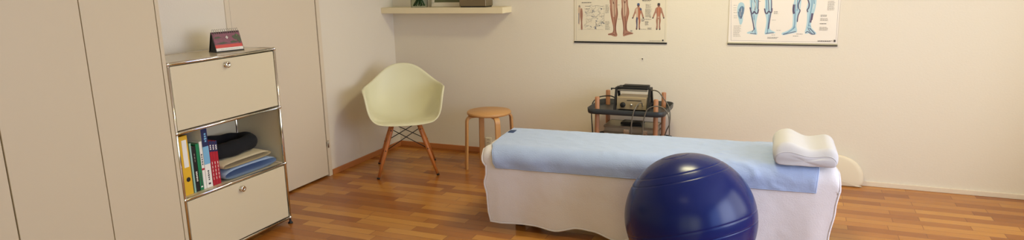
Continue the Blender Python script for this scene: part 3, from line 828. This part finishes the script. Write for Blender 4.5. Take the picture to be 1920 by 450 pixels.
def chart(name, label, x0, wd, z0, ht, sheet_m, draw, mats, rail_m, fx):
    t = thing(name, label, 'poster', (x0, -.004, z0), 0, None)
    a = Art(fx); a.mb.box(0, wd, -.0015, .0, .004, ht, 0)
    draw(a); a.mb.build('sheet', mats, t, normals=False)
    for z in (0, ht): MB().box(-.004, wd + .004, -.006, .003, z - .004, z + .008, bev=.002).build('hanging_rail', rail_m, t)
    return t
# chart 1: sheet units 0..645 wide, y measured upwards from the bottom rail
def draw1(a):
    FL, FD, FH, OR, IK, IG, IB = 1, 2, 3, 4, 5, 6, 7
    Y = lambda y: 297 - y
    T = lambda pts: [(x - 67, Y(y) + (x - 67) * .0155) for x, y in pts]
    W_ = 713 / 645 / 1000
    # border line
    for p, q in (((79, 285), (700, 294)), ((79, 285), (79, -560)), ((700, 294), (700, -560))): a.line(T([p, q]), .0012, IG, False)
    # the two calves and feet
    L = [(322, -60), (318, 0), (324, 50), (326, 85), (332, 125), (342, 170), (346, 208), (338, 230), (312, 238), (310, 247), (332, 250), (350, 257), (370, 257), (375, 244), (369, 225), (366, 190), (372, 145), (378, 100), (374, 55), (374, 0), (380, -60)]
    R_ = [(396, -60), (400, 0), (403, 50), (400, 90), (404, 128), (411, 160), (416, 205), (414, 240), (418, 256), (440, 251), (462, 245), (484, 240), (482, 232), (458, 224), (444, 212), (441, 172), (449, 130), (456, 92), (448, 45), (446, 0), (452, -60)]
    for P_, sg in ((L, 1), (R_, -1)):
        a.sm(T(P_), FL)
    a.sm(T([(334, -40), (336, 40), (342, 100), (346, 120), (356, 118), (362, 80), (358, 20), (360, -40)]), FH)
    a.sm(T([(410, -40), (412, 40), (414, 90), (420, 118), (432, 112), (438, 70), (434, 20), (436, -40)]), FH)
    for s in ([(326, 60), (334, 120), (346, 180), (350, 230)], [(372, 60), (374, 100), (366, 150), (362, 210), (366, 245)], [(350, 20), (352, 90), (358, 150), (360, 220)], [(340, 0), (345, 30), (352, 0)],
              [(406, 60), (408, 110), (416, 170), (420, 240)], [(450, 60), (452, 95), (442, 140), (436, 190), (440, 220)], [(424, 10), (424, 90), (430, 150), (432, 215)], [(415, 0), (424, 28), (436, 2)],
              [(316, 243), (340, 240), (360, 250)], [(425, 245), (450, 236), (476, 237)]):
        a.line(T(s), .0042, FD)
    a.line(T([(322, 40), (330, 115), (344, 175)]), .003, OR); a.line(T([(448, 50), (452, 100), (440, 150)]), .003, OR)
    # upper body of the big figure, above the knees
    a.sm(T([(318, -55), (310, -160), (314, -260), (340, -300), (340, -400), (320, -470), (300, -440), (280, -330), (268, -250), (252, -250), (262, -340), (282, -470), (330, -510), (370, -520), (372, -545), (362, -575), (387, -600), (412, -575), (402, -545), (404, -520), (444, -510), (492, -470), (512, -340), (522, -250), (506, -250), (494, -330), (474, -440), (454, -470), (434, -400), (434, -300), (460, -260), (464, -160), (456, -55), (398, -55), (392, -200), (382, -200), (378, -55)]), FL)
    for s in ([(345, -480), (350, -400), (345, -320)], [(430, -480), (424, -400), (430, -320)], [(387, -500), (387, -300)], [(335, -250), (345, -150), (340, -70)], [(440, -250), (430, -150), (436, -70)]): a.line(T(s), .006, OR)
    # small front and back figures
    for cx, seed in ((518, 1), (655, 2)):
        a.oval(cx - 67, Y(44) + 8, 9, 13, FD); a.oval(cx - 67, Y(38) + 8, 9, 8, IB if seed == 1 else IK)
        a.sm(T([(cx - 5, 56), (cx - 20, 66), (cx - 26, 86), (cx - 40, 128), (cx - 34, 134), (cx - 18, 98), (cx - 13, 120), (cx - 16, 150), (cx - 12, 180), (cx - 15, 208), (cx - 4, 206), (cx - 3, 150), (cx, 138), (cx + 3, 150), (cx + 5, 206), (cx + 15, 208), (cx + 12, 180), (cx + 16, 150), (cx + 13, 120), (cx + 18, 98), (cx + 32, 134), (cx + 39, 128), (cx + 26, 86), (cx + 20, 66), (cx + 5, 56)]), FL)
        if seed == 1:
            a.sm(T([(cx + 1, 62), (cx + 16, 68), (cx + 13, 118), (cx + 1, 124)]), OR); a.sm(T([(cx + 4, 130), (cx + 14, 130), (cx + 12, 175), (cx + 6, 175)]), OR)
            a.sm(T([(cx - 3, 64), (cx - 18, 70), (cx - 12, 120), (cx - 2, 126)]), FH); a.sm(T([(cx - 13, 130), (cx - 4, 130), (cx - 6, 200), (cx - 11, 200)]), IB); a.oval(cx + 16 - 67, Y(72) + 8, 7, 8, IB)
        else:
            a.sm(T([(cx - 12, 66), (cx + 12, 66), (cx + 5, 120), (cx - 5, 120)]), OR); a.line(T([(cx, 62), (cx, 130)]), .0022, FH); a.oval(cx - 67, Y(126) + 8, 6, 5, FH)
        for dx, yy in ((-38, 131), (35, 131), (-10, 208), (10, 208)): a.oval(cx + dx - 67, Y(yy) + 8, 4.5, 4.5, IK)
        for dx in (-9, 9): a.line(T([(cx + dx, 140), (cx + dx, 200)]), .0016, FD)
    # tiny figures left
    a.sm(T([(98, 36), (108, 36), (114, 70), (110, 120), (104, 168), (96, 165), (98, 120), (92, 70)]), FH); a.oval(103 - 67, Y(42), 6, 8, IG)
    a.sm(T([(112, 62), (122, 58), (128, 100), (124, 150), (126, 204), (114, 204), (114, 150), (108, 100)]), FL); a.line(T([(117, 70), (119, 200)]), .003, FD)
    a.line(T([(99, 90), (97, 165)]), .004, IB); a.line(T([(104, 60), (106, 150)]), .0015, IG)
    # nerve diagram
    r_ = random.Random(5)
    for k in range(54):
        x = r_.uniform(135, 272); y = r_.uniform(40, 205); pts = [(x, y)]; an = r_.uniform(-.6, .6)
        for j in range(4):
            an += r_.uniform(-.7, .7); x = min(282, max(132, x + 9 * cos(an))); y = min(208, max(36, y + 9 * sin(an))); pts.append((x, y))
        a.line(T(pts), r_.uniform(.0006, .0013), r_.choice((IK, IK, IG, IB)))
    for k in range(24):
        x, y = r_.choice(((205, 75), (200, 110), (228, 125), (222, 150), (235, 162), (255, 170), (270, 165), (190, 195), (215, 195), (272, 65), (240, 190)))
        x += r_.uniform(-12, 12); y += r_.uniform(-8, 8); a.line(T([(x - 4, y), (x, y + r_.uniform(-5, 5)), (x + 5, y + r_.uniform(-5, 5))]), .0028, r_.choice((IB, IB, IK)))
    a.line(T([(281, 60), (282, 155)]), .001, IG, False); a.line(T([(95, 206), (275, 208)]), .0008, IG, False)
    a.line(T([(195, 45), (235, 40), (282, 52)]), .0012, IK)
    # captions (illegibly small in print)
    tx = lambda x0, x1, y0, y1, n, mi, sd, th=2.2: a.text(x0 - 67, x1 - 67, Y(y1) + (x0 - 67) * .0155, Y(y0) + (x0 - 67) * .0155, n, mi, sd, th)
    tx(120, 195, 12, 23, 1, IK, 1, 4); tx(543, 628, 5, 14, 1, IK, 2, 5); tx(545, 600, 14, 22, 1, IG, 3)
    tx(145, 190, 38, 46, 1, IK, 4); tx(150, 185, 56, 66, 1, IK, 5)
    tx(290, 318, 34, 95, 9, IG, 6); tx(290, 325, 148, 210, 9, IG, 7); tx(568, 605, 34, 66, 4, IG, 8); tx(566, 612, 68, 126, 10, IG, 9); tx(596, 608, 122, 130, 1, IK, 10)
    tx(540, 618, 136, 142, 1, IK, 11); tx(542, 562, 144, 154, 2, IK, 12); tx(566, 590, 152, 180, 4, IK, 13); tx(536, 575, 204, 211, 1, IG, 14); tx(584, 622, 196, 212, 3, IG, 15)
    tx(598, 684, 284, 290, 1, IG, 16); tx(375, 395, 36, 42, 1, IG, 17); tx(378, 400, 134, 139, 1, IG, 18); tx(466, 485, 214, 224, 2, IK, 19)
    a.oval(688 - 67, Y(284) + 9, 6, 6, IK)
    for k in range(14): tx(95 + (k % 2) * 480, 210 + (k % 2) * 480, -500 + k * 34, -484 + k * 34, 3, IG, 30 + k)
fx1 = lambda x, y: (x / 645 * .713, y / 922)
chart('anatomy_chart', 'wall chart with brown muscled calves and two small body figures', 1.658, .713, .961, 1.0, 'paper', draw1,
      [M_ for M_ in ('paper', 'flesh', 'flesh_d', 'flesh_l', 'orange', 'ink', 'ink_l', 'ink_b')], 'black', fx1)

def draw2(a):
    S1, S2, VI, IK, IG, WH = 1, 2, 3, 4, 5, 6
    def m(x, y):                     # straighten the sheet
        xx = (x - (113 - 23 * y / 300)) ; yy = 300 + (xx) * .022 - y; return (xx, yy)
    T = lambda pts: [m(*p) for p in pts]
    for p, q in (((113, 283), (852, 300)), ((113, 283), (141, -600)), ((852, 300), (910, -600))): a.line(T([p, q]), .0012, VI, False)
    legs = [
     [(262, -60), (256, 0), (258, 45), (258, 80), (258, 110), (268, 150), (278, 190), (280, 215), (262, 222), (236, 230), (234, 238), (262, 242), (285, 246), (304, 246), (306, 232), (300, 190), (306, 145), (318, 100), (322, 50), (322, 0), (326, -60)],
     [(362, -60), (364, 0), (366, 50), (362, 90), (366, 115), (374, 150), (370, 190), (360, 235), (364, 246), (384, 244), (410, 240), (434, 238), (430, 230), (402, 216), (396, 190), (402, 150), (414, 100), (416, 50), (412, 0), (416, -60)],
     [(566, -60), (578, 0), (566, 50), (556, 85), (560, 130), (558, 180), (552, 205), (520, 225), (484, 238), (482, 248), (500, 252), (545, 243), (582, 236), (588, 222), (584, 190), (596, 130), (612, 90), (618, 40), (624, 0), (632, -60)],
     [(672, -60), (676, 0), (664, 50), (654, 90), (658, 120), (656, 170), (650, 205), (642, 235), (648, 246), (668, 243), (690, 252), (716, 250), (718, 240), (700, 222), (684, 200), (688, 165), (702, 125), (716, 80), (722, 30), (724, 0), (728, -60)]]
    for k, P_ in enumerate(legs): a.sm(T(P_), S1)
    # mid-blue tendons
    for s in ([(285, 120), (288, 180), (292, 240)], [(392, 120), (386, 180), (380, 240)], [(580, 60), (574, 130), (568, 200), (530, 232), (492, 246)], [(600, 0), (592, 50), (590, 100)], [(690, 20), (690, 70), (676, 140), (668, 200)], [(700, 0), (706, 60)], [(660, 205), (690, 225), (712, 244)],
              [(270, 20), (268, 80)], [(308, 20), (308, 80)], [(376, 20), (378, 90)], [(560, 215), (575, 200)], [(664, 190), (684, 200)]): a.line(T(s), .0055, S2)
    # violet muscle edges
    for s, w_ in (([(258, 70), (266, 104), (276, 112), (288, 96), (298, 110), (312, 108), (318, 84)], .006), ([(362, 80), (368, 108), (380, 112), (392, 96), (404, 110), (412, 100), (414, 80)], .006),
              ([(266, 110), (276, 160), (284, 214)], .0045), ([(404, 112), (396, 160), (386, 212)], .0045), ([(320, 10), (318, 60), (314, 100)], .004), ([(290, 0), (292, 30), (300, 50), (292, 92)], .003),
              ([(384, 0), (390, 40), (392, 92)], .003), ([(412, 0), (412, 50), (410, 90)], .004), ([(612, 30), (598, 60), (600, 84), (610, 100), (596, 130), (590, 170)], .0045), ([(662, 30), (672, 60), (668, 84), (658, 96), (662, 110)], .005),
              ([(568, 60), (564, 100), (568, 118)], .009), ([(692, 118), (686, 150), (680, 176)], .007), ([(698, 118), (690, 160)], .004), ([(256, 238), (280, 240), (300, 242)], .003), ([(366, 240), (390, 238), (425, 236)], .003),
              ([(490, 248), (540, 238), (580, 230)], .003), ([(646, 240), (662, 232), (686, 248), (712, 248)], .0035), ([(268, 228), (280, 216), (284, 200)], .003), ([(664, 212), (680, 236), (694, 246)], .0025), ([(676, 208), (694, 230), (708, 244)], .0025)): a.line(T(s), w_ * 1.5, VI)
    for s in ([(276, 40), (280, 90)], [(300, 30), (300, 80)], [(398, 30), (400, 85)], [(608, 60), (606, 90)], [(584, 20), (586, 90)], [(700, 90), (706, 60)], [(284, 150), (290, 200)]): a.line(T(s), .003, WH)
    # foot sole
    a.sm(T([(176, 44), (190, 36), (208, 40), (218, 58), (216, 90), (206, 125), (202, 160), (190, 180), (180, 174), (172, 140), (164, 110), (166, 70)]), S1)
    a.sm(T([(176, 80), (196, 60), (214, 70), (210, 105), (196, 135), (182, 142), (172, 120)]), S2)
    for s in ([(178, 78), (184, 110), (192, 142)], [(190, 66), (190, 110), (196, 140)], [(204, 64), (200, 100), (198, 130)], [(214, 70), (208, 110)], [(170, 96), (178, 130)]): a.line(T(s), .0035, VI)
    for s in ([(196, 76), (196, 100)], [(184, 92), (188, 124)]): a.line(T(s), .0022, WH)
    # hand, upper right
    for s in ([(768, -4), (764, 14)], [(784, -6), (776, 24)], [(798, -6), (790, 28)], [(814, -8), (810, 16)]): a.line(T(s), .0055, S1)
    a.sm(T([(764, -2), (770, -40), (790, -60), (816, -40), (818, -4)]), S1)
    # thighs and trunks above
    for cx in (335, 650):
        a.sm(T([(cx - 74, -55), (cx - 84, -160), (cx - 76, -260), (cx - 50, -310), (cx - 52, -400), (cx - 72, -470), (cx - 92, -430), (cx - 112, -330), (cx - 122, -250), (cx - 138, -255), (cx - 126, -350), (cx - 106, -480), (cx - 50, -515), (cx - 16, -525), (cx - 22, -570), (cx, -600), (cx + 22, -570), (cx + 16, -525), (cx + 50, -515), (cx + 106, -480), (cx + 126, -350), (cx + 138, -255), (cx + 122, -250), (cx + 112, -330), (cx + 92, -430), (cx + 72, -470), (cx + 52, -400), (cx + 50, -310), (cx + 76, -260), (cx + 84, -160), (cx + 78, -55), (cx + 28, -55), (cx + 8, -200), (cx - 6, -200), (cx - 14, -55)]), S1)
        for s in ([(cx, -500), (cx, -300)], [(cx - 40, -470), (cx - 30, -340)], [(cx + 40, -470), (cx + 30, -340)], [(cx - 55, -240), (cx - 45, -80)], [(cx + 60, -240), (cx + 52, -80)]): a.line(T(s), .006, VI)
    def tx(x0, x1, y0, y1, n, mi, sd, th=2.2):
        p = m(x0, y0); q = m(x1, y1); a.text(p[0], q[0], q[1], p[1], n, mi, sd, th)
    for k, y in enumerate((52, 68, 82, 98, 120, 132)): tx(138, 164, y, y + 5, 1, IG, 40 + k)
    tx(136, 186, 184, 260, 9, IG, 1); tx(320, 344, 31, 37, 1, IK, 2); tx(428, 458, 98, 118, 3, IK, 3); tx(412, 442, 153, 158, 1, IG, 4); tx(444, 484, 218, 224, 1, IG, 5); tx(408, 442, 246, 256, 1, IG, 6); tx(380, 456, 262, 276, 2, IK, 7)
    tx(515, 548, 18, 24, 1, IG, 8); tx(584, 634, 243, 250, 1, IK, 9); tx(560, 606, 255, 262, 1, IK, 10); tx(800, 854, 30, 42, 1, IK, 11, 4); tx(798, 846, 44, 104, 8, IG, 12)
    tx(750, 792, 126, 142, 2, IK, 13); tx(748, 800, 148, 168, 3, IG, 14); tx(745, 804, 180, 188, 1, IK, 15, 3.5); tx(742, 802, 202, 228, 4, IG, 16); tx(730, 832, 288, 297, 2, IK, 17)
    p = m(843, 292); a.oval(p[0], p[1], 7, 7, IK)
    tx(410, 470, -4, 2, 1, IG, 18)
    for k in range(12): tx(150 + (k % 2) * 560, 240 + (k % 2) * 560, -520 + k * 38, -500 + k * 38, 3, IG, 60 + k)
fx2 = lambda x, y: (x / 770 * .706, y / 922)
t2 = chart('anatomy_chart', 'wall chart with pale blue lower legs seen from behind and in front', 2.808, .706, .972, 1.0, 'paper_white', draw2,
      ['paper_white', 'sky1', 'sky2', 'violet', 'ink', 'ink_l', 'white'], 'alu', fx2)
MB().box(-.004, .710, -.008, .003, -.010, -.0045, bev=.0015).build('rail_edge', 'black', t2)

# ------------------------------------------------------------------ small wall things
t = thing('wall_socket', 'cream triple wall socket low on the back wall beside the stool', 'socket', (.886, 0, .090))
MB().box(-.029, .029, -.010, .0, -.044, .044, bev=.004, seg=3).build('plate', 'outlet', t)
for z in (.027, 0, -.027):
    s_ = MB(); s_.box(-.014, .014, -.0112, -.0095, z - .009, z + .009, bev=.0006)
    so = s_.build('insert', 'outlet', t)
    h_ = MB()
    for x in (-.008, 0, .008): h_.cyl((x, -.0108, z + (.003 if x == 0 else -.001)), (x, -.0117, z + (.003 if x == 0 else -.001)), .0026, n=10)
    h_.build('pin_holes', 'black', so)
n_ = MB(); n_.lathe([(0, 0), (.0022, 0), (.0022, .010), (.005, .0105), (.004, .0125), (0, .013)], 14, 0, (0, 0, 0), (0, -1, 0))
n_ = n_.build('wall_nail', 'black'); n_.location = (2.195, .0, .843); tag(n_, 'small dark nail head in the back wall below the charts', 'nail')

# ------------------------------------------------------------------ lights: two ceiling lamps, daylight at the windows
def area(name, loc, rot, sx, sy, power, col):
    l = bpy.data.lights.new(name, 'AREA'); l.shape = 'RECTANGLE'; l.size = sx; l.size_y = sy; l.energy = power; l.color = col
    o = bpy.data.objects.new(name, l); COL.objects.link(o); o.location = loc; o.rotation_euler = rot; return o
for k, (x, y, pw, lb) in enumerate(((2.62, -1.25, 26, 'flat white ceiling lamp above the treatment bed'), (2.6, -3.9, 1.5, 'flat white ceiling lamp nearer the window wall'))):
    t = thing('ceiling_lamp', lb, 'lamp', (x, y, H), 0, 'ceiling lamps')
    h_ = MB(); h_.box(-.33, .33, -.17, .17, -.05, -.0, bev=.006); h_.build('housing', 'lampwhite', t)
    area('lamp_light', (x, y, H - .055), (0, 0, 0), .58, .28, pw, (1., .92, .55))
def wlight(name, y0, y1, power, col):
    area(name, (RX + .15, (y0 + y1) / 2, (WZ0 + WZ1) / 2), (0, radians(90), 0), WZ1 - WZ0, y1 - y0, power, col)
wlight('daylight_right_a', -2.0, -.6, 31, (1., .96, .9))
wlight('daylight_right_b', -3.4, -2.0, 64, (.88, .94, 1.2))
wlight('daylight_right_c', -4.8, -3.4, 24, (.66, .86, 1.6))
def flight(name, x0, x1, power, col):
    area(name, ((x0 + x1) / 2, FY - .25, (VZ0 + VZ1) / 2), (radians(90), 0, 0), x1 - x0, VZ1 - VZ0, power, col)
flight('daylight_front_a', 2.2, 3.65, 12, (1., .96, .5))
flight('daylight_front_b', 3.65, 5.1, 24, (1., .96, .5))

wd = bpy.data.worlds.new('sky'); SC.world = wd; wd.use_nodes = True
nt = wd.node_tree; bg = nt.nodes['Background']
sk = nt.nodes.new('ShaderNodeTexSky'); sk.sky_type = 'HOSEK_WILKIE'; sk.turbidity = 4; sk.sun_direction = (.3, .5, .8)
nt.links.new(sk.outputs[0], bg.inputs[0]); bg.inputs[1].default_value = .12

# ------------------------------------------------------------------ camera
cam = bpy.data.cameras.new('camera'); co = bpy.data.objects.new('camera', cam); COL.objects.link(co)
yaw, pitch, roll, F = -.4034, -.2109, -.0231, 1252.8
fw = Vector((sin(yaw) * cos(pitch), cos(yaw) * cos(pitch), sin(pitch))); rt = Vector((cos(yaw), -sin(yaw), 0)); up = rt.cross(fw)
r_, u_ = rt * cos(roll) + up * sin(roll), up * cos(roll) - rt * sin(roll)
co.matrix_world = Matrix((( r_.x, u_.x, -fw.x, 3.2547), (r_.y, u_.y, -fw.y, -5.0335), (r_.z, u_.z, -fw.z, 1.4716), (0, 0, 0, 1)))
cam.sensor_width = 36; cam.sensor_fit = 'HORIZONTAL'; cam.lens = F / 1920 * 36; cam.clip_start = .05
SC.camera = co
vs = SC.view_settings; SC.display_settings.display_device = 'sRGB'
vs.view_transform = 'Standard'; vs.look = 'None'; vs.gamma = 1; vs.use_curve_mapping = False; vs.exposure = 0.
